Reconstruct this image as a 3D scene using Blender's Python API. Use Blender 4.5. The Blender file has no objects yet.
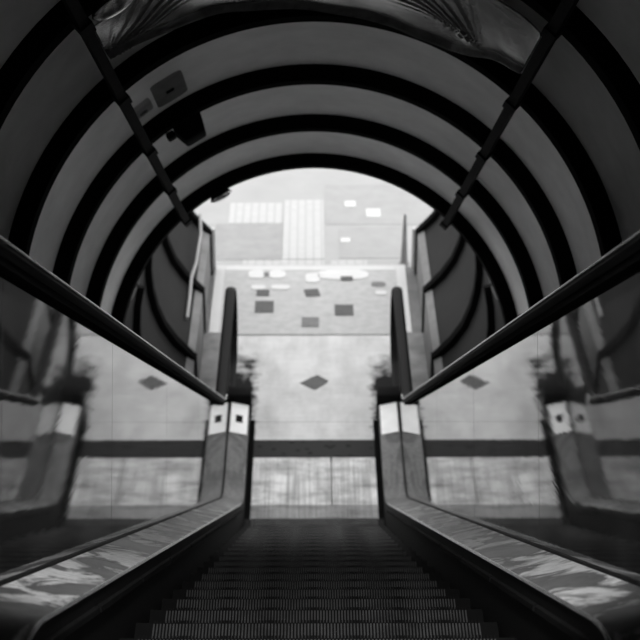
import bpy, bmesh, math, random
from mathutils import Vector, Matrix
random.seed(7)
sc = bpy.context.scene
COL = sc.collection
A = math.radians(30.114)
CA, SA = math.cos(A), math.sin(A)
H = 7.20                      # lens height above the lower landing
YC = 11.56                    # Y of the lower comb edge (z = 0)
WL = H*CA - YC*SA               # step line below the lens, square to the slope
UC = YC*CA + H*SA             # distance down the slope of that corner
UT = 3.30                     # same for the upper corner
ZT = (UC-UT)*SA               # upper floor height

# ------------------------------------------------------------------ materials
def nt(name):
    m = bpy.data.materials.new(name); m.use_nodes = True
    t = m.node_tree
    b = [n for n in t.nodes if n.type == 'BSDF_PRINCIPLED'][0]
    return m, t, b
def N(t, typ, **kw):
    n = t.nodes.new(typ)
    for k, v in kw.items():
        setattr(n, k, v)
    return n
def g(v): return (v, v, v, 1)
def coords(t, scale=(1,1,1), rot=(0,0,0)):
    tc = N(t, 'ShaderNodeTexCoord'); mp = N(t, 'ShaderNodeMapping')
    mp.inputs['Scale'].default_value = scale; mp.inputs['Rotation'].default_value = rot
    t.links.new(tc.outputs['Object'], mp.inputs['Vector'])
    return mp.outputs['Vector']
def noise(t, vec, scale, detail=5, rough=.6, dist=0):
    n = N(t, 'ShaderNodeTexNoise')
    n.inputs['Scale'].default_value = scale; n.inputs['Detail'].default_value = detail
    n.inputs['Roughness'].default_value = rough; n.inputs['Distortion'].default_value = dist
    t.links.new(vec, n.inputs['Vector'])
    return n.outputs['Fac']
def ramp(t, fac, stops, interp='LINEAR'):
    r = N(t, 'ShaderNodeValToRGB'); r.color_ramp.interpolation = interp
    e = r.color_ramp.elements
    while len(e) < len(stops): e.new(.5)
    for el, (p, v) in zip(e, stops):
        el.position = p; el.color = g(v)
    t.links.new(fac, r.inputs['Fac'])
    return r.outputs['Color']
def mixc(t, a, b, fac=None, mode='MIX', f=1.0):
    n = N(t, 'ShaderNodeMix', data_type='RGBA', blend_type=mode)
    n.inputs[0].default_value = f
    if fac is not None: t.links.new(fac, n.inputs[0])
    for s, i in ((a, 6), (b, 7)):
        if isinstance(s, (int, float)): n.inputs[i].default_value = g(s)
        else: t.links.new(s, n.inputs[i])
    return n.outputs[2]
def bump(t, b, h, strength=.3, dist=.002):
    n = N(t, 'ShaderNodeBump'); n.inputs['Strength'].default_value = strength
    n.inputs['Distance'].default_value = dist
    t.links.new(h, n.inputs['Height']); t.links.new(n.outputs['Normal'], b.inputs['Normal'])
def mat(name, v, rough=.6, metal=0, var=.25, scale=8, spec=.5, sc3=(1,1,1), bmp=0):
    m, t, b = nt(name)
    vec = coords(t, sc3)
    f = noise(t, vec, scale)
    t.links.new(ramp(t, f, [(.25, v*(1-var)), (.75, v*(1+var))]), b.inputs['Base Color'])
    b.inputs['Roughness'].default_value = rough; b.inputs['Metallic'].default_value = metal
    b.inputs['Specular IOR Level'].default_value = spec
    if bmp: bump(t, b, f, bmp)
    return m
M = {}
M['rib'] = mat('black painted steel', .004, .85, spec=.02, var=.3)
M['panel'] = mat('grey plastic panel', .8, .55, var=.12, scale=5, sc3=(1, 1, 1), spec=.2)
m = M['panel']; t = m.node_tree; b = [n for n in t.nodes if n.type == 'BSDF_PRINCIPLED'][0]
tl = N(t, 'ShaderNodeBsdfTranslucent'); tl.inputs['Color'].default_value = g(.8)      # light comes through the plastic
mx = N(t, 'ShaderNodeMixShader'); mx.inputs[0].default_value = .027
ou = [n for n in t.nodes if n.type == 'OUTPUT_MATERIAL'][0]
t.links.new(b.outputs[0], mx.inputs[1]); t.links.new(tl.outputs[0], mx.inputs[2]); t.links.new(mx.outputs[0], ou.inputs['Surface'])
M['smoked'] = mat('smoked plastic panel', .018, .7, var=.12, scale=5, spec=.1)
M['plinth'] = mat('grey plinth paint', .14, .6, var=.35, scale=6)
M['rail'] = mat('black rail paint', .007, .7, spec=.05, var=.6, scale=20)
M['rubber'] = mat('black rubber', .005, .5, spec=.035, var=.2)
M['bead'] = mat('polished handrail edge', .7, .22, metal=1, var=.3)
M['skirt'] = mat('black skirt', .008, .6, spec=.12)
M['brush'] = mat('skirt brush', .012, .8, spec=.03)
M['outer'] = mat('dusty outer deck', .16, .7, var=.5, scale=5)
M['black'] = mat('black plastic', .007, .75, spec=.04)
M['capwhite'] = mat('white cover plate', .9, .5, var=.08)
M['darkgrey'] = mat('dark grey tape', .07, .7, var=.3, scale=25)
M['midgrey'] = mat('grey tape', .15, .7, var=.3, scale=25)
M['whitetape'] = mat('white floor sticker', .6, .6, var=.06)
M['chrome'] = mat('bright metal', .7, .25, metal=1, var=.1)
M['cable'] = mat('pale plastic conduit', .32, .35, var=.1)
M['darkplate'] = mat('thin dark plate', .28, .7, spec=.1)
M['concrete'] = mat('dark wall', .05, .8)
M['plate'] = mat('grey plate', .2, .6)
M['trimwhite'] = mat('pale trim', .5, .6, var=.1)
M['post'] = mat('grey post', .2, .6)

# deck: scuffed brushed metal
m, t, b = nt('scuffed deck metal'); M['deck'] = m
v1 = coords(t, (1, .42, .42))
f1 = noise(t, v1, 5.2, 9, .6, .9)
worn = ramp(t, f1, [(.48, 0.0), (.56, 1.0)])
tcd = N(t, 'ShaderNodeTexCoord'); sxd = N(t, 'ShaderNodeSeparateXYZ'); t.links.new(tcd.outputs['Object'], sxd.inputs[0])
yrd = N(t, 'ShaderNodeMapRange'); t.links.new(sxd.outputs[1], yrd.inputs[0])      # scuffed where the stairs start
yrd.inputs[1].default_value = 11.0; yrd.inputs[2].default_value = 7.5; yrd.inputs[3].default_value = .12
mud = N(t, 'ShaderNodeMath', operation='MULTIPLY'); t.links.new(worn, mud.inputs[0]); t.links.new(yrd.outputs[0], mud.inputs[1])
worn = mud.outputs[0]
v2 = coords(t, (1, 1, 1)); f2 = noise(t, v2, 30, 6)
c = mixc(t, .09, .78, worn)
c = mixc(t, c, ramp(t, f2, [(.3, .7), (.7, 1.15)]), mode='MULTIPLY')
t.links.new(c, b.inputs['Base Color'])
t.links.new(ramp(t, f1, [(.4, .34), (.62, .5)]), b.inputs['Roughness'])
b.inputs['Metallic'].default_value = 0; b.inputs['Specular IOR Level'].default_value = .10
bump(t, b, f2, .12, .002)

# mirror polished balustrade panel with fine scratches
m, t, b = nt('polished balustrade panel'); M['mirror'] = m
vr = coords(t, (1, 1, 1), (math.radians(21), 0, 0))
mp2 = N(t, 'ShaderNodeMapping'); mp2.inputs['Scale'].default_value = (1, .35, 7.5)
t.links.new(vr, mp2.inputs['Vector']); va = mp2.outputs['Vector']
fa = noise(t, va, 5, 5, .6)
vb = coords(t, (1, 1, 1)); fb = noise(t, vb, 2.3, 4)
t.links.new(ramp(t, fb, [(.3, .03), (.7, .10)]), b.inputs['Base Color'])
b.inputs['Metallic'].default_value = .35; b.inputs['IOR'].default_value = 1.6
t.links.new(ramp(t, fa, [(.3, .008), (.75, .03)]), b.inputs['Roughness'])
bump(t, b, fa, .5, .00027)

# steps
m, t, b = nt('dark step aluminium'); M['step'] = m
v = coords(t); f = noise(t, v, 9, 5)
t.links.new(ramp(t, f, [(.3, .05), (.75, .12)]), b.inputs['Base Color'])
b.inputs['Roughness'].default_value = .6; b.inputs['Metallic'].default_value = .0; b.inputs['Specular IOR Level'].default_value = .15
M['stepbody'] = mat('black step body', .01, .7, spec=.1)
M['seam'] = mat('seam', .1, .8)

# landing floor: pale worn plates with dirt along the newels
def floor_mat(name, lo, hi, streak=0, dirt=True):
    m, t, b = nt(name)
    v = coords(t, (1, .45, 1)); f = noise(t, v, 5, 8, .65)
    c = ramp(t, f, [(.3, lo), (.62, hi)])
    v2 = coords(t, (1, 14, 1) if not streak else (1, 1, 1)); f2 = noise(t, v2, 3, 4)
    c = mixc(t, c, ramp(t, f2, [(.3, .9), (.6, 1.0)]), mode='MULTIPLY')
    if streak:
        v3 = coords(t, (70, .5, 1)); f3 = noise(t, v3, 1.6, 5, .7)
        c = mixc(t, c, ramp(t, f3, [(.36, 1-streak), (.56, 1.0)]), mode='MULTIPLY')
        v4 = coords(t, (1, 2.5, 1)); f4 = noise(t, v4, 3, 6)
        c = mixc(t, c, ramp(t, f4, [(.35, .55), (.55, 1.0)]), mode='MULTIPLY')
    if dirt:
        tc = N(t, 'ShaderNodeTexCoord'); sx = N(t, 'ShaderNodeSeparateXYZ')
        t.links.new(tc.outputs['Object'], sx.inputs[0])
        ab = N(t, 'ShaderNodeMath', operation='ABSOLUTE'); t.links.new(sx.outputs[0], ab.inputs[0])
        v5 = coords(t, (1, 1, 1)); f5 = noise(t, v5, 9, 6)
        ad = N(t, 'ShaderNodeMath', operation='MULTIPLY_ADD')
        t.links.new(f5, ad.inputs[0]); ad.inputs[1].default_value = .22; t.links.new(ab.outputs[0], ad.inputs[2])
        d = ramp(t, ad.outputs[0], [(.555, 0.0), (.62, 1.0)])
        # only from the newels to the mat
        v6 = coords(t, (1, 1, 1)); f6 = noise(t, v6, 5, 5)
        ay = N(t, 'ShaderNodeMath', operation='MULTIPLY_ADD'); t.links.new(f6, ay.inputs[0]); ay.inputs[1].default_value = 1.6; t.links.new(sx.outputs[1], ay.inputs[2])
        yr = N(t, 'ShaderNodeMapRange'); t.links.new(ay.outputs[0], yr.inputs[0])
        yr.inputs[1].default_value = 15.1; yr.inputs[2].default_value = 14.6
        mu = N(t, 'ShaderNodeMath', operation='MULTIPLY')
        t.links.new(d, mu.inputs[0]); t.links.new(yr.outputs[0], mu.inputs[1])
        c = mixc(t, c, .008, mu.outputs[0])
    t.links.new(c, b.inputs['Base Color'])
    b.inputs['Roughness'].default_value = .6; b.inputs['Specular IOR Level'].default_value = .04
    return m
M['floor'] = floor_mat('pale landing plate', .48, .66)
M['comb'] = floor_mat('streaked comb plate', .5, .95, streak=.5, dirt=False)
M['teeth'] = floor_mat('comb teeth', .26, .42, streak=.4, dirt=False)
m, t, b = nt('dark grooved strip'); M['strip'] = m
v = coords(t); vo = N(t, 'ShaderNodeTexVoronoi'); vo.inputs['Scale'].default_value = 11
t.links.new(v, vo.inputs['Vector'])
t.links.new(ramp(t, vo.outputs['Distance'], [(.12, .006), (.3, .026)]), b.inputs['Base Color'])
b.inputs['Roughness'].default_value = .7; b.inputs['Specular IOR Level'].default_value = .1
M['mat'] = mat('pale speckled mat', .42, .7, var=.15, scale=12)
M['matedge'] = mat('white mat edge', .55, .6, var=.04)
# outside ground
M['ground'] = mat('pale street paving', .37, .8, var=.06, scale=3)
M['slab'] = mat('grey paving slab', .31, .8, var=.12, scale=6)
M['slab2'] = mat('light grey paving slab', .34, .8, var=.08, scale=6)
m, t, b = nt('white tactile paving'); M['tactile'] = m
v = coords(t, (13, 13, 1)); bk = N(t, 'ShaderNodeTexBrick'); bk.offset = 0
bk.inputs['Scale'].default_value = 1; bk.inputs['Brick Width'].default_value = 1; bk.inputs['Row Height'].default_value = 1
bk.inputs['Mortar Size'].default_value = .12
bk.inputs['Color1'].default_value = g(.48); bk.inputs['Color2'].default_value = g(.45); bk.inputs['Mortar'].default_value = g(.37)
t.links.new(v, bk.inputs['Vector']); t.links.new(bk.outputs['Color'], b.inputs['Base Color'])
# crinkled film
m, t, b = nt('crinkled plastic film'); M['film'] = m
v = coords(t); f = noise(t, v, 14, 6)
t.links.new(ramp(t, f, [(.3, .06), (.7, .12)]), b.inputs['Base Color'])
b.inputs['Roughness'].default_value = .2; b.inputs['Specular IOR Level'].default_value = .6
bump(t, b, f, .3, .004)

# ------------------------------------------------------------------ helpers
def obj(name, bm, m, parent=None, smooth=None):
    me = bpy.data.meshes.new(name)
    bmesh.ops.recalc_face_normals(bm, faces=bm.faces[:])
    bm.to_mesh(me); bm.free()
    ms = m if isinstance(m, (list, tuple)) else [m]
    for x in ms: me.materials.append(M[x])
    o = bpy.data.objects.new(name, me); COL.objects.link(o)
    if parent: o.parent = parent
    if smooth:
        for p in me.polygons: p.use_smooth = True
        try:
            me.set_sharp_from_angle(angle=math.radians(smooth))
        except Exception: pass
    return o
def empty(name, label=None, cat=None, group=None, kind=None):
    o = bpy.data.objects.new(name, None); COL.objects.link(o); o.empty_display_size = .1
    return tag(o, label, cat, group, kind)
def tag(o, label=None, cat=None, group=None, kind=None):
    if label: o['label'] = label
    if cat: o['category'] = cat
    if group: o['group'] = group
    if kind: o['kind'] = kind
    return o
def box(bm, x0, x1, y0, y1, z0, z1):
    vs = [bm.verts.new((x, y, z)) for x in (x0, x1) for y in (y0, y1) for z in (z0, z1)]
    for q in ((0,1,3,2), (4,6,7,5), (0,4,5,1), (2,3,7,6), (0,2,6,4), (1,5,7,3)):
        bm.faces.new([vs[i] for i in q])
    return vs
def bevel_all(bm, off, seg=2):
    bmesh.ops.bevel(bm, geom=bm.edges[:], offset=off, segments=seg, affect='EDGES', profile=.5)
def slope(u, x, w):
    """point u down the slope, x to the right, w off the step line (perpendicular)"""
    w -= WL
    return Vector((x, u*CA + w*SA, H - u*SA + w*CA))

def make_path(Rlow, Rup, y_end, y_start=-2.5, ua=UT, n=12):
    """frames (s, pos, tangent, normal) of the step line: upper level, slope, lower level; s = u on the slope"""
    fr = []
    Tl, Tu = Rlow*math.tan(A/2), Rup*math.tan(A/2)
    f = Vector((0, CA, -SA)); nn = Vector((0, SA, CA))
    pu = slope(ua, 0, 0); pl = slope(UC, 0, 0)
    hy = Vector((0, 1, 0)); up = Vector((0, 0, 1))
    a0 = pu - hy*Tu                        # start of upper arc
    s_a0 = ua + Tu - Rup*A
    fr.append((s_a0-(a0.y-y_start), Vector((0, y_start, a0.z)), hy, up))
    for i in range(n+1):
        a = A*i/n
        c = a0 - up*Rup
        fr.append((s_a0 + Rup*a, c + Vector((0, math.sin(a), math.cos(a)))*Rup,
                   Vector((0, math.cos(a), -math.sin(a))), Vector((0, math.sin(a), math.cos(a)))))
    b0 = pl - f*Tl; c = b0 + nn*Rlow
    s_b0 = UC - Tl
    k = 14
    s0 = ua + Tu
    for i in range(1, k):
        s = s0 + (s_b0-s0)*i/k
        fr.append((s, slope(s, 0, 0), f, nn))
    for i in range(n+1):
        a = A*(1-i/n)
        nrm = Vector((0, math.sin(a), math.cos(a)))
        fr.append((s_b0 + Rlow*(A-a), c - nrm*Rlow, Vector((0, math.cos(a), -math.sin(a))), nrm))
    e = fr[-1]
    fr.append((e[0] + y_end - e[1].y, Vector((0, y_end, e[1].z)), hy, up))
    return fr
def at_path(fr, s):
    if s <= fr[0][0]: return fr[0]
    for a, b in zip(fr, fr[1:]):
        if a[0] <= s <= b[0]:
            k = (s-a[0])/(b[0]-a[0]+1e-9)
            return (s, a[1].lerp(b[1], k), a[2].lerp(b[2], k).normalized(), a[3].lerp(b[3], k).normalized())
    return fr[-1]
def sub_path(fr, s0, s1):
    return [at_path(fr, s0)] + [q for q in fr if s0+1e-4 < q[0] < s1-1e-4] + [at_path(fr, s1)]
def sweep(bm, frames, prof, closed=True, caps=True):
    rings = []
    for (s, p, tg, nr) in frames:
        rings.append([bm.verts.new(p + Vector((x, 0, 0)) + nr*w) for x, w in prof])
    k = len(prof)
    for a, b in zip(rings, rings[1:]):
        for i in range(k if closed else k-1):
            j = (i+1) % k
            bm.faces.new((a[i], a[j], b[j], b[i]))
    if caps and closed:
        bm.faces.new(rings[0]); bm.faces.new(rings[-1])
def y_to_s(fr, y):
    e = fr[-1]
    return e[0] - (e[1].y - y)
def mir(prof): return [(-x, w) for x, w in prof]
def tube(bm, pts, r, n=10):
    rings = []
    for i, p in enumerate(pts):
        p = Vector(p)
        d = (Vector(pts[min(i+1, len(pts)-1)]) - Vector(pts[max(i-1, 0)])).normalized()
        a = d.orthogonal().normalized() if i == 0 else (a - d*a.dot(d)).normalized()
        bb = d.cross(a)
        rings.append([bm.verts.new(p + (a*math.cos(q) + bb*math.sin(q))*r) for q in [2*math.pi*k/n for k in range(n)]])
    for x, y in zip(rings, rings[1:]):
        for i in range(n):
            bm.faces.new((x[i], x[(i+1) % n], y[(i+1) % n], y[i]))
    bm.faces.new(rings[0]); bm.faces.new(rings[-1])

PATH = make_path(1.25, .8, 13.09)
S_END = PATH[-1][0]
XP = .655                                   # balustrade plane

# ------------------------------------------------------------------ escalator
esc = empty('escalator', 'dark escalator running down through the tube with polished balustrades and black handrails', 'escalator')

# steps
PITCH = .4
def step_height(y):
    """nose line with soft ends"""
    best = None
    for a, b in zip(PATH, PATH[1:]):
        if a[1].y <= y <= b[1].y:
            return a[1].z + (b[1].z-a[1].z)*(y-a[1].y)/(b[1].y-a[1].y+1e-9)
    return 0 if y > 5 else ZT
def step_mesh():
    bm = bmesh.new()
    box(bm, -.497, .497, -PITCH+.004, 0, -.05, -.011)
    box(bm, -.497, .497, -.02, 0, -.23, -.05)
    n = 100; w = .9/n
    for i in range(n):
        x = -.45 + w*i
        box(bm, x+w*.26, x+w*.74, -PITCH+.012, -.020, -.0112, 0)
        box(bm, x+w*.26, x+w*.74, -.0198, -.001, -.0112, -.002)
    for f in bm.faces: f.material_index = 0
    return bm
first = None
k = 0
y = YC - .012
while y > 2.3:
    if first is None:
        bm = step_mesh()
        for f in bm.faces:
            f.material_index = 1 if max(v.co.z for v in f.verts) < -.0105 or min(v.co.y for v in f.verts) > -.0199 else 0
        o = obj('step', bm, ['step', 'stepbody'], esc); first = o
        for p in o.data.polygons: pass
    else:
        o = first.copy(); COL.objects.link(o); o.parent = esc
    o.location = (0, y, step_height(y) - .004)
    y -= PITCH

# skirts, brushes
for sg in (-1, 1):
    pr = [(.503, -.32), (.52, -.32), (.52, .140), (.503, .140)]
    pr = [(sg*x, w) for x, w in pr]
    bm = bmesh.new(); sweep(bm, sub_path(PATH, 1.6, S_END), pr); obj('skirt', bm, 'skirt', esc)
    # brush strips fixed along the skirt, cut in lengths
    s = 3.3
    while s < 12.0:
        L = 1.05
        bm = bmesh.new()
        sweep(bm, sub_path(PATH, s, s+L), [(sg*x, w) for x, w in ((.492, .088), (.5025, .084), (.5025, .104), (.494, .100))])
        obj('skirt_brush', bm, 'brush', esc)
        s += L + .03

# inner decks in lengths with open seams
DECK = [(x, w-.009) for x, w in ((.500, .152), (.504, .142), (.53, .135), (.654, .168), (.654, .187), (.640, .1845), (.508, .1565))]
seams = {-1: [1.6, 5.2, 7.75, 10.2, y_to_s(PATH, 13.04)], 1: [1.6, 5.02, 7.66, 10.3, y_to_s(PATH, 13.04)]}
for sg in (-1, 1):
    for a, b2 in zip(seams[sg], seams[sg][1:]):
        bm = bmesh.new(); sweep(bm, sub_path(PATH, a+.003, b2-.003), [(sg*x, w) for x, w in DECK])
        obj('inner_deck', bm, 'deck', esc, 35)
    bm = bmesh.new(); sweep(bm, sub_path(PATH, 1.6, 12.9), [(sg*x, w) for x, w in ((.4982, .139), (.5035, .136), (.5055, .1455), (.5002, .1455))])
    obj('deck_edge', bm, 'bead', esc)
    # bead where the deck meets the panel
    bm = bmesh.new(); sweep(bm, sub_path(PATH, 1.6, y_to_s(PATH, 13.04)), [(sg*x, w) for x, w in ((.646, .177), (.654, .179), (.654, .184), (.649, .183))])
    obj('deck_bead', bm, 'skirt', esc)

# balustrade panels (each length its own plate)
pseam = {-1: [1.6, 3.95, 6.12, 8.4, 10.7, y_to_s(PATH, 13.09)], 1: [1.6, 3.4, 5.6, 7.85, 10.2, y_to_s(PATH, 13.09)]}
PAN = [(XP, .16), (XP+.02, .16), (XP+.02, .845), (XP, .845)]
for sg in (-1, 1):
    for a, b2 in zip(pseam[sg], pseam[sg][1:]):
        bm = bmesh.new(); sweep(bm, sub_path(PATH, a+.0025, b2-.0025), [(sg*x, w) for x, w in PAN])
        obj('balustrade_panel', bm, 'mirror', esc)
# newel plates
NC = Vector((0, 13.58, .535)); NR = .322
for sg in (-1, 1):
    bm = bmesh.new()
    out = [Vector((0, 13.092, .20))]
    arc = [NC + Vector((0, math.sin(q), math.cos(q)))*(NR-.012) for q in [math.pi*i/20 for i in range(21)]]
    out = [Vector((0, 13.092, .845))] + arc + [Vector((0, 13.092, .212))]
    fa = [bm.verts.new(p + Vector((sg*XP, 0, 0))) for p in out]
    fb = [bm.verts.new(p + Vector((sg*(XP+.02), 0, 0))) for p in out]
    bm.faces.new(fa); bm.faces.new(fb[::-1])
    for i in range(len(out)):
        j = (i+1) % len(out); bm.faces.new((fa[i], fa[j], fb[j], fb[i]))
    obj('newel_plate', bm, 'mirror', esc)

# handrails
def handrail_prof(cx, cw):
    pts = []
    prf = [(-.030, -.017), (.030, -.017)]
    for i in range(13):
        q = math.pi*i/12
        prf.append((.041*math.cos(q), -.004 + .026*math.sin(q)))
    for x, w in prf:
        pts.append((cx+x, cw+w))
    return pts
for sg in (-1, 1):
    fr = sub_path(PATH, 1.6, y_to_s(PATH, 13.04))
    cx = sg*(XP+.006)
    bm = bmesh.new()
    frames = [(s, p + n*.860, tg, n) for s, p, tg, n in fr]
    for i in range(0, 25):
        q = math.pi*i/24
        nr = Vector((0, math.sin(q), math.cos(q)))
        frames.append((0, NC + nr*.325, None, nr))
    frames.append((0, Vector((0, 13.10, .210)), None, Vector((0, 0, -1))))
    sweep(bm, frames, handrail_prof(cx, 0))
    rail_o = obj('handrail', bm, 'rubber', esc, 50)
    bm = bmesh.new()                                        # dark guide under the rubber
    sweep(bm, [(s, p + n*.860, tg, n) for s, p, tg, n in fr], [(cx+x, w) for x, w in ((-.028, -.036), (.028, -.036), (.028, -.018), (-.028, -.018))])
    obj('handrail_guide', bm, 'rib', esc)
    for k2 in (-1, 1):                                      # polished edge beads
        bm = bmesh.new()
        e = [(cx + k2*.0405 + .0035*math.cos(q), .008 + .0035*math.sin(q)) for q in [math.pi*i/4 for i in range(8)]]
        sweep(bm, [(s, p + n*.860, tg, n) for s, p, tg, n in sub_path(PATH, 1.6, y_to_s(PATH, 11.78))], e)
        ed = obj('edge_bead', bm, 'bead', rail_o, 50); ed['label'] = 'polished edge of the handrail'
    # inlet boot at the deck end
    bm = bmesh.new(); x0, x1 = sorted((sg*.49, sg*.71))
    box(bm, x0, x1, 13.043, 13.20, .012, .235); bevel_all(bm, .02, 3)
    obj('handrail_inlet', bm, 'black', esc, 40)
    # pale cover plate on the landing deck
    bm = bmesh.new()
    fr2 = sub_path(PATH, y_to_s(PATH, 12.56), y_to_s(PATH, 13.025))
    sweep(bm, fr2, [(sg*x, w) for x, w in ((.510, .149), (.640, .1775), (.640, .182), (.510, .1535))])
    cp = obj('flat_plate', bm, 'capwhite', esc); cp['label'] = 'white cover plate'
    if sg < 0:
        bm = bmesh.new()
        fr3 = sub_path(PATH, y_to_s(PATH, 12.73), y_to_s(PATH, 12.84))
        sweep(bm, fr3, [(sg*x, w) for x, w in ((.548, .1600), (.600, .171), (.600, .1755), (.548, .1645))])
        sp = obj('sensor_window', bm, 'black', cp); sp['label'] = 'black square sensor window'

# comb plate and teeth
for sg in (-1, 1):
    x0, x1 = sorted((sg*.462, sg*.502))
    bm = bmesh.new(); box(bm, x0, x1, YC-.02, 13.05, -.03, .010); obj('edge_strip', bm, 'rib', esc)  # black strip between the comb plates and each skirt
for x0, x1 in ((-.460, .122), (.132, .460)):
    bm = bmesh.new(); box(bm, x0, x1, 11.79, 12.475, -.03, .003)
    cp = obj('comb_plate', bm, 'comb', esc); cp['label'] = 'streaked pale comb plate'
bm = bmesh.new(); box(bm, -.460, .460, YC+.03, 11.788, -.03, .002)
n = 110
for i in range(n):
    x = -.458 + .916*(i+.5)/n
    box(bm, x-.002, x+.002, YC-.02, YC+.03, -.02, .001)
obj('comb', bm, 'teeth', esc)
# upper comb plate
bm = bmesh.new(); box(bm, -.499, .499, .9, 2.0, ZT-.03, ZT+.002)
obj('comb_plate', bm, 'comb', esc)

# outer decks
for sg in (-1, 1):
    bm = bmesh.new()
    sweep(bm, sub_path(PATH, 1.6, 11.1), [(sg*x, w) for x, w in ((XP+.021, .04), (.77, .04), (.77, .10), (XP+.021, .10))])
    obj('outer_deck', bm, 'outer', esc)
    bm = bmesh.new()
    sweep(bm, sub_path(PATH, 11.1, S_END), [(sg*x, w) for x, w in ((XP+.021, .01), (.935, .01), (.935, .06), (XP+.021, .06))])
    obj('outer_deck', bm, 'outer', esc)
    x0, x1 = sorted((sg*.692, sg*.935))
    bm = bmesh.new(); box(bm, x0, x1, 13.10, 14.56, -.03, .03); obj('outer_deck', bm, 'outer', esc)

# ------------------------------------------------------------------ tube canopy
tub = empty('ceiling', 'ribbed grey tube canopy arching over the escalator', 'tunnel canopy', kind='structure')
WC, RL, RS = 1.028, 1.146, 1.222            # axis height, rib lip radius, shell radius
SP = 1.26
RINGS = [11.18 - SP*i for i in range(9)]   # down to u = 1.1
TH = math.radians(143)
def arc_pts(r, n=96, th=TH):
    return [(r*math.sin(q), WC + r*math.cos(q)) for q in [-th + 2*th*i/n for i in range(n+1)]]
def ring(u0, u1, r0, r1, n=96, th=TH):
    bm = bmesh.new()
    inn, ou = arc_pts(r0, n, th), arc_pts(r1, n, th)
    prev = None
    for i in range(n+1):
        q = [bm.verts.new(slope(u, *pt)) for u, pt in ((u0, inn[i]), (u1, inn[i]), (u1, ou[i]), (u0, ou[i]))]
        if prev:
            for a in range(4):
                b2 = (a+1) % 4; bm.faces.new((prev[a], prev[b2], q[b2], q[a]))
        else: bm.faces.new(q)
        prev = q
    bm.faces.new(prev)
    return bm
for i, u in enumerate(RINGS):
    bm = ring(u-.055, u+.045, RL, RS+.06 if i else 1.42)
    # bolted flange a little wider and shallower
    rb = obj('rib', bm, 'rib', tub, 40)
    if i < len(RINGS)-1:
        u0, u1 = RINGS[i+1]+.046, u-.056
        bm = bmesh.new(); nu = 16; nn = 96
        grid = []
        for a in range(nu+1):
            tt = a/nu; uu = u0 + (u1-u0)*tt
            r = RS + .045*math.sin(math.pi*tt)**.8
            grid.append([bm.verts.new(slope(uu, *pt)) for pt in arc_pts(r, nn)])
        for a in range(nu):
            for c in range(nn):
                bm.faces.new((grid[a][c], grid[a][c+1], grid[a+1][c+1], grid[a+1][c]))
        obj('curved_panel', bm, 'panel', tub, 60)
# unseen opaque shell added round the uphill bays to keep sky light out
bm = ring(.9, 7.40, 1.34, 1.38)
obj('shade_shell', bm, 'concrete', tub, 40)
bm = bmesh.new(); box(bm, -2.2, 2.2, 5.4, 9.6, 6.65, 6.85)  # unseen slab added over the tube to hold back sky light from above
tag(obj('shade_slab', bm, 'concrete'), 'unseen slab added above the tube to shade its upper part', 'ceiling', kind='structure')
# longitudinal rails with joint brackets
for sg in (-1, 1):
    ang = math.radians(42.5 if sg < 0 else 44)*sg
    ex = Vector((math.cos(ang), 0, 0)); 
    def rp(u, r, off): 
        x = r*math.sin(ang) + off*math.cos(ang); w = WC + r*math.cos(ang) - off*math.sin(ang)
        return slope(u, x, w)
    bm = bmesh.new()
    vs = [[bm.verts.new(rp(u, r, o_)) for r, o_ in ((1.104, -.019), (1.104, .019), (1.147, .019), (1.147, -.019))] for u in (1.0, 11.22)]
    for a in range(4):
        bm.faces.new((vs[0][a], vs[0][(a+1) % 4], vs[1][(a+1) % 4], vs[1][a]))
    bm.faces.new(vs[0]); bm.faces.new(vs[1])
    rl = obj('rail', bm, 'rail', tub)
    for u in RINGS:
        bm = bmesh.new()
        vs = [[bm.verts.new(rp(uu, r, o_)) for r, o_ in ((1.096, -.026), (1.096, .026), (1.17, .026), (1.17, -.026))] for uu in (u-.065, u+.05)]
        for a in range(4):
            bm.faces.new((vs[0][a], vs[0][(a+1) % 4], vs[1][(a+1) % 4], vs[1][a]))
        bm.faces.new(vs[0]); bm.faces.new(vs[1])
        obj('rail_bracket', bm, 'rail', rl)

# upper level tube, and a closing wall added behind the lens to block light
up_c = slope(1.1, 0, WC)
bm = bmesh.new(); n = 64
rr = []
for yy in (-2.6, up_c.y):
    rr.append([bm.verts.new((1.30*math.sin(q), yy, ZT + .95 + 1.30*math.cos(q))) for q in [2*math.pi*i/n for i in range(n)]])
# start at the canopy mouth: join to the sloping ring
mouth = [bm.verts.new(slope(1.08, 1.26*math.sin(q), WC + 1.26*math.cos(q))) for q in [2*math.pi*i/n for i in range(n)]]
for i in range(n):
    j = (i+1) % n
    bm.faces.new((rr[0][i], rr[0][j], mouth[j], mouth[i]))
bmesh.ops.delete(bm, geom=rr[1], context='VERTS')
o = obj('ceiling_upper', bm, 'concrete', None, 60); tag(o, 'dark tube over the upper landing behind the viewer', 'ceiling', kind='structure')
bm = bmesh.new(); box(bm, -1.4, 1.4, -2.75, -2.6, ZT-.5, ZT+2.4)
tag(obj('wall_back', bm, 'concrete'), 'dark unseen end wall added behind the upper landing to block light', 'wall', kind='structure')
bm = bmesh.new(); box(bm, -1.0, 1.0, -2.6, .9, ZT-.06, ZT)
tag(obj('floor_upper', bm, 'plate'), 'upper landing floor', 'floor', kind='structure')

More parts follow.
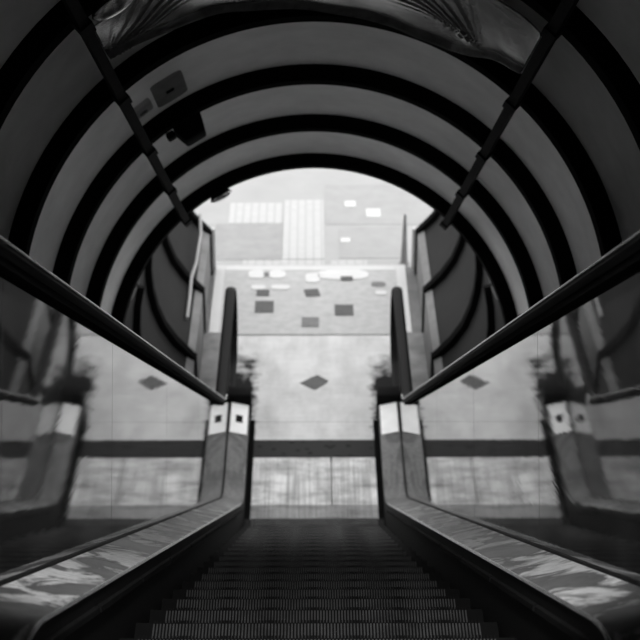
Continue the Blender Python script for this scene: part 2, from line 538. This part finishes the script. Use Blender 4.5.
# ------------------------------------------------------------------ landing side walls
WPATH = make_path(5.0, .8, 15.92, n=20)
WALL = [(.94, -.30), (.94, .41), (1.08, .56), (1.17, .70), (1.225, .85), (1.255, 1.0), (1.265, 1.15), (1.255, 1.30), (1.225, 1.45)]
def offset_prof(pr, d):
    out = []
    for i, (x, w) in enumerate(pr):
        a = Vector(pr[max(i-1, 0)]); c = Vector(pr[min(i+1, len(pr)-1)])
        tg = (c-a).normalized(); nrm = Vector((tg.y, -tg.x))
        out.append((x + nrm.x*d, w + nrm.y*d))
    return out
ribY = [12.09, 13.35, 14.60, 15.86]
for sg, nm in ((-1, 'left'), (1, 'right')):
    wl = empty('wall_'+nm, 'dark ribbed side wall of the lower landing, on the %s' % nm, 'wall', kind='structure')
    cuts = [11.24] + [y_to_s(WPATH, yy) for yy in ribY]
    lip = WALL; shell = offset_prof(WALL, .035); back = offset_prof(WALL, .06)
    for i, s in enumerate(cuts):
        if i:
            bm = bmesh.new()
            prof = [(sg*x, w) for x, w in offset_prof(WALL, -.015)[1:]] + [(sg*x, w) for x, w in offset_prof(WALL, .07)[1:][::-1]]
            sweep(bm, sub_path(WPATH, s-.05, s+.05), prof); obj('rib', bm, 'rib', wl)
            # rib foot down the plinth
            bm = bmesh.new()
            sweep(bm, sub_path(WPATH, s-.05, s+.05), [(sg*.925, -.1), (sg*1.0, -.1), (sg*1.0, .42), (sg*.925, .42)])
            if i > 1: obj('rib_foot', bm, 'rib', wl)
            else: bm.free()
        if i < len(cuts)-1:
            a, b2 = s+.051, cuts[i+1]-.051
            bm = bmesh.new()
            prof = [(sg*x, w) for x, w in shell[1:]] + [(sg*x, w) for x, w in back[1:][::-1]]
            sweep(bm, sub_path(WPATH, a, b2), prof); obj('wall_panel', bm, 'smoked', wl, 40)
            bm = bmesh.new()
            sweep(bm, sub_path(WPATH, a, b2), [(sg*.94, -.3), (sg*1.0, -.3), (sg*1.0, .44), (sg*.94, .405)]); obj('plinth', bm, 'plinth', wl)
    bm = bmesh.new(); x0, x1 = sorted((sg*.90, sg*.955)); box(bm, x0, x1, 15.93, 15.99, -.01, .40)
    obj('end_trim', bm, 'trimwhite', wl)

# ------------------------------------------------------------------ floors
flo = empty('floor', 'pale worn metal floor of the lower landing', 'floor', kind='structure')
bm = bmesh.new(); box(bm, -.461, .461, 12.752, 13.035, -.03, 0); obj('floor_plate', bm, 'floor', flo)
bm = bmesh.new(); box(bm, -.461, .461, 12.477, 12.750, -.03, .001); o = obj('floor_strip', bm, 'strip', flo); o['label'] = 'dark spotted strip across the floor'
bm = bmesh.new(); box(bm, -.69, .69, 13.039, 14.565, -.03, 0); obj('floor_plate', bm, 'floor', flo)
bm = bmesh.new(); box(bm, -.95, .95, 14.566, 16.0, -.03, -.004); obj('floor_plate', bm, 'plinth', flo)
bm = bmesh.new(); box(bm, -25, 25, 10.5, 60, -.3, -.032)
gr = tag(obj('ground', bm, 'ground'), 'bright pale street paving beyond the tube mouth', 'ground', kind='structure')

def slab(name, x0, x1, y0, y1, m, z=-.028, h=.0038):
    bm = bmesh.new(); box(bm, x0, x1, y0, y1, z-h, z)
    return obj(name, bm, m, gr)
slab('paving_slab', -.95, -.30, 16.22, 17.08, 'slab')
slab('paving_slab', -2.4, -.97, 16.22, 17.08, 'slab2')
slab('paving_slab', .24, .86, 16.25, 17.0, 'slab2')
slab('paving_slab', .12, 1.5, 17.06, 18.1, 'slab2')
slab('tactile_strip', -.29, .10, 16.24, 17.7, 'tactile')
slab('tactile_strip', -.83, -.30, 17.10, 17.62, 'tactile')
slab('tactile_strip', -.66, .10, 16.05, 16.21, 'tactile')
slab('tactile_strip', .16, .5, 16.07, 16.2, 'tactile')
for x0, x1, y0, y1 in ((.31, .42, 17.5, 17.65), (.52, .66, 17.24, 17.45), (.26, .35, 16.62, 16.72)):
    slab('pale_patch', x0, x1, y0, y1, 'whitetape', z=-.0225)

# mat at the mouth
mt = empty('landing_mat', 'pale speckled mat across the tube mouth between landing floor and street', 'mat')
bm = bmesh.new(); box(bm, -.905, .845, 14.57, 16.03, -.003, .010); bevel_all(bm, .004, 1); obj('mat_surface', bm, 'mat', mt)
for x0, x1, y0, y1 in ((-.90, -.815, 14.6, 15.99), (.755, .84, 14.6, 15.99)):
    bm = bmesh.new(); box(bm, x0, x1, y0, y1, .0101, .013); obj('mat_edge', bm, 'matedge', mt)
bm = bmesh.new(); box(bm, -.81, .75, 15.89, 15.99, .0101, .0125); obj('mat_edge', bm, 'matedge', mt)

# stickers, tape patches; pixel-free metric positions
def patch(name, cx, cy, w, d, m, label, cat, z=.013, rot=0, group=None, shape=None):
    bm = bmesh.new()
    pts = shape or [(-.5, -.5), (.5, -.5), (.5, .5), (-.5, .5)]
    c, s = math.cos(rot), math.sin(rot)
    P = [((x*w)*c - (y*d)*s, (x*w)*s + (y*d)*c) for x, y in pts]
    a = [bm.verts.new((x, y, 0)) for x, y in P]; b2 = [bm.verts.new((x, y, .0025)) for x, y in P]
    bm.faces.new(a); bm.faces.new(b2)
    for i in range(len(P)):
        j = (i+1) % len(P); bm.faces.new((a[i], a[j], b2[j], b2[i]))
    o = obj(name, bm, m); o.location = (cx, cy, z)
    return tag(o, label, cat, group)
dia = [(-.5, -.06), (-.08, .34), (.12, .5), (.5, .10), (.42, -.08), (.05, -.5), (-.1, -.42)]
patch('floor_patch', 0.0, 13.70, .235, .26, 'darkgrey', 'dark grey diamond shaped patch alone on the white landing floor', 'patch', z=.0005, shape=dia)
G = 'grey patches on the landing mat'
for cx, cy, w, d, m, lb in (
    (-.435, 15.11, .165, .235, 'darkgrey', 'larger left dark grey rectangle on the pale mat, beside the left handrail end'),
    (-.455, 15.40, .115, .13, 'darkgrey', 'small dark grey rectangle on the mat just beyond the larger left one'),
    (-.015, 15.40, .13, .15, 'darkgrey', 'small tilted dark grey patch in the middle of the mat'),
    (.265, 15.04, .165, .22, 'darkgrey', 'dark grey square on the right half of the pale mat'),
    (-.03, 14.80, .15, .19, 'midgrey', 'faint grey smudged square at the near edge of the mat')):
    patch('mat_patch', cx, cy, w, d, m, lb, 'patch', group=G, rot=.15 if 'tilted' in lb else 0)
blob = [(.5*abs(math.cos(a))**.55*(1 if math.cos(a) > 0 else -1), .5*abs(math.sin(a))**.55*(1 if math.sin(a) > 0 else -1)) for a in [2*math.pi*(i+.5)/20 for i in range(20)]]
G = 'white stickers on the landing mat'
for cx, cy, w, d, lb in (
    (-.52, 15.80, .15, .17, 'white sticker at the far left of the sticker row on the mat'),
    (-.335, 15.80, .16, .17, 'white oval sticker second from the left in the mat row'),
    (-.50, 15.52, .13, .10, 'small white sticker above the small left grey rectangle on the mat'),
    (-.30, 15.52, .17, .10, 'long white sticker in front of the second oval on the mat'),
    (-.01, 15.72, .13, .2, 'white sticker in the middle of the mat row'),
    (.27, 15.79, .46, .20, 'widest white sticker on the mat, with a dark label in it'),
    (.60, 15.40, .10, .09, 'small white sticker at the right edge of the mat')):
    patch('mat_sticker', cx, cy, w, d, 'whitetape', lb, 'sticker', z=.0131, group=G, shape=blob)
patch('mat_label', .30, 15.70, .11, .09, 'darkgrey', 'dark rectangular label on the widest white sticker', 'label', z=.0158)
patch('mat_label', -.43, 15.80, .05, .08, 'midgrey', 'little dark mark between the two left white stickers', 'label', z=.0158)
patch('mat_label', .585, 15.58, .13, .10, 'midgrey', 'grey rounded mark near the right rear corner of the mat', 'label', shape=blob)

# ------------------------------------------------------------------ small things in the tube
def tube_pt(u, r, deg, off=0):
    a = math.radians(deg)
    return slope(u, r*math.sin(a) + off*math.cos(a), WC + r*math.cos(a) - off*math.sin(a))
def tube_frame(u, r, deg):
    a = math.radians(deg)
    ex = Vector((math.cos(a), -math.sin(a)*SA, -math.sin(a)*CA))
    ey = Vector((0, CA, -SA))
    ez = ex.cross(ey)
    mw = Matrix.Identity(4)
    for i, v in enumerate((ex, ey, ez)):
        for j in range(3): mw[j][i] = v[j]
    mw.translation = tube_pt(u, r, deg)
    return mw
# black box hung by its bracket
bx = empty('ceiling_fixture', 'small black box fixture hanging from the tube beside the left rail', 'fixture')
bx.matrix_world = tube_frame(8.66, RL-.004, -31.5)
bm = bmesh.new(); vs = box(bm, -.075, .075, -.13, .10, -.105, -.022)
for v in vs:
    if v.co.z < -.1: v.co.x *= .68; v.co.y *= .8
bevel_all(bm, .010, 2); obj('body', bm, 'black', bx, 40)
bm = bmesh.new(); box(bm, -.06, .06, -.02, .02, -.024, .0); obj('bracket', bm, 'rib', bx)
bm = bmesh.new(); box(bm, -.115, -.073, -.06, .03, -.05, -.02); bevel_all(bm, .006, 1); obj('side_lug', bm, 'black', bx)
# junction plate on the panel
jp = empty('junction_box', 'small grey junction box on the curved panel beside the left rail', 'junction box')
jp.matrix_world = tube_frame(8.38, RS+.030, -38.6)
bm = bmesh.new(); box(bm, -.055, .055, -.07, .07, -.03, 0); bevel_all(bm, .008, 2); b1 = obj('housing', bm, 'trimwhite', jp)
bm = bmesh.new(); bmesh.ops.create_cone(bm, cap_ends=True, segments=16, radius1=.02, radius2=.02, depth=.008); bmesh.ops.translate(bm, vec=(0, 0, -.034), verts=bm.verts); obj('screw_cap', bm, 'plate', jp)
# thin dark square plate on the panel uphill of the fixture
cv = empty('dark_plate', 'dark square plate on the curved panel just above the black box fixture', 'cover')
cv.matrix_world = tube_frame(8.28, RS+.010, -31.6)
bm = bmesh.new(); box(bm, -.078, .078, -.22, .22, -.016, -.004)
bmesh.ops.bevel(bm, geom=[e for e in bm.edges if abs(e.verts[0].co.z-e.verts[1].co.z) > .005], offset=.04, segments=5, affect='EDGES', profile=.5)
obj('flat_plate', bm, 'darkplate', cv)
bm = bmesh.new(); box(bm, -.02, .02, -.02, .02, -.022, -.016); bevel_all(bm, .004, 1); obj('small_block', bm, 'black', cv)
# lamp at the last rib
def lamp(u, r, deg, label, sx=1.0):
    lp = empty('lamp', label, 'lamp')
    lp.matrix_world = tube_frame(u, r, deg)
    bm = bmesh.new(); bmesh.ops.create_uvsphere(bm, u_segments=20, v_segments=10, radius=.07)
    for v in bm.verts: v.co.x *= 1.25*sx; v.co.z = v.co.z*.45*sx - .03*sx; v.co.y *= sx
    obj('lamp_shade', bm, 'chrome', lp, 60)
    bm = bmesh.new(); bmesh.ops.create_cone(bm, cap_ends=True, segments=20, radius1=.09*sx, radius2=.07*sx, depth=.03); bmesh.ops.translate(bm, vec=(0, 0, -.014), verts=bm.verts)
    obj('lamp_base', bm, 'black', lp, 40)
    return lp
lamp(11.19, RL, -29.5, 'small silver lamp under the last rib at the bright tube mouth', .8)
lb = lamp(5.96, 1.10, -36.5, 'rounded silver lamp at the top of the tube beside the crinkled film', 1.0)
bm = bmesh.new(); bmesh.ops.create_cone(bm, cap_ends=True, segments=16, radius1=.03, radius2=.03, depth=.12); bmesh.ops.translate(bm, vec=(0, 0, .06), verts=bm.verts)
obj('stem', bm, 'black', lb, 40)

# crinkled plastic film under the top panel
bm = bmesh.new(); na, nu = 240, 70
edge = [(-42, 6.70), (-30, 6.84), (-22, 6.95), (-10, 7.02), (0, 7.12), (13, 7.26), (28, 7.24), (36, 7.0), (43, 6.86)]
def edge_u(d):
    for (a, ua), (b2, ub) in zip(edge, edge[1:]):
        if a <= d <= b2: return ua + (ub-ua)*(d-a)/(b2-a)
    return edge[-1][1]
def ridge(dx, du, off, n, lo, hi, reach):
    L = math.hypot(dx, du); an = math.atan2(du, dx)
    if L < 1e-4: return 0
    k = (an-lo)/(hi-lo)
    if not 0 < k < 1: return 0
    return abs(math.sin(k*n*math.pi+off))**6 * math.sin(k*math.pi)**.5 * min(1, L/.08) * max(0, 1-L/reach)
grid = []
for i in range(na+1):
    d = -41 + 83.5*i/na
    row = []
    e = edge_u(d)
    for j in range(nu+1):
        u = 6.30 + (e-6.30)*j/nu
        ax = math.radians(d)*1.12
        h = .0
        h += .012*ridge(ax - math.radians(-41)*1.12, -(u-6.78), .4, 7, .15, 1.5, .75)
        h += .012*ridge(-(ax - math.radians(34)*1.12), -(u-7.05), .9, 8, .25, 1.5, .75)
        h += .006*math.sin(9*ax + 3*u) + .004*math.sin(23*ax-8*u)
        roll = .022*max(0, (j/nu-.95)/.05)
        row.append(bm.verts.new(tube_pt(u, 1.135 - h - roll, d)))
    grid.append(row)
for i in range(na):
    for j in range(nu):
        bm.faces.new((grid[i][j], grid[i+1][j], grid[i+1][j+1], grid[i][j+1]))
o = obj('plastic_film', bm, 'film', None, 80)
md = o.modifiers.new('thick', 'SOLIDIFY'); md.thickness = .003; md.offset = 1
tag(o, 'crinkled sheet of plastic film stretched under the top of the tube between the rails', 'plastic sheet')

# conduit hanging on the left landing wall
bm = bmesh.new()
tube(bm, [(-1.02, 15.80, .60), (-1.00, 15.5, .545), (-1.005, 15.2, .54), (-1.01, 14.9, .53), (-1.035, 14.6, .53), (-1.03, 14.3, .50), (-1.03, 13.9, .49)], .014, 10)
tag(obj('conduit', bm, 'cable', None, 60), 'pale bent conduit running along the left landing wall', 'pipe')
# slim post outside on the right
ps = empty('post', 'slim grey post outside the tube mouth at the right end trim', 'post')
bm = bmesh.new(); bmesh.ops.create_cone(bm, cap_ends=True, segments=16, radius1=.035, radius2=.012, depth=.50); bmesh.ops.translate(bm, vec=(.84, 16.12, .218), verts=bm.verts); obj('shaft', bm, 'post', ps, 40)
bm = bmesh.new(); bmesh.ops.create_cone(bm, cap_ends=True, segments=20, radius1=.05, radius2=.05, depth=.012); bmesh.ops.translate(bm, vec=(.84, 16.12, -.026), verts=bm.verts); obj('base_plate', bm, 'post', ps, 40)

# ------------------------------------------------------------------ light and camera
w = bpy.data.worlds.new('overcast'); sc.world = w; w.use_nodes = True
bg = w.node_tree.nodes['Background']
bg.inputs['Color'].default_value = (1, 1, 1, 1); bg.inputs['Strength'].default_value = 1.0

# added unseen fill spot, throwing light on the near steps and decks
sl = bpy.data.lights.new('fill_spot', 'SPOT'); sl.energy = 150; sl.spot_size = math.radians(54); sl.spot_blend = .8; sl.shadow_soft_size = .12
so = bpy.data.objects.new('fill_spot', sl); COL.objects.link(so)
so.location = slope(2.1, 0, 1.98)
so.rotation_euler = (Vector((0, 4.5, 4.1)) - so.location).to_track_quat('-Z', 'Y').to_euler()

cam = bpy.data.cameras.new('camera'); co = bpy.data.objects.new('camera', cam); COL.objects.link(co)
F = 1900.0
cam.sensor_width = 36; cam.lens = F/640*36
pitch = 25.84
co.location = (-.009, 0, H)
co.rotation_euler = (math.radians(90-pitch), 0, -math.atan(8/F))
cam.clip_start = .05; cam.clip_end = 200
cam.dof.use_dof = True; cam.dof.focus_distance = 5.6; cam.dof.aperture_fstop = 7.1
sc.camera = co
sc.view_settings.view_transform = 'Standard'; sc.view_settings.look = 'None'
sc.view_settings.gamma = 1; sc.view_settings.exposure = 1.0
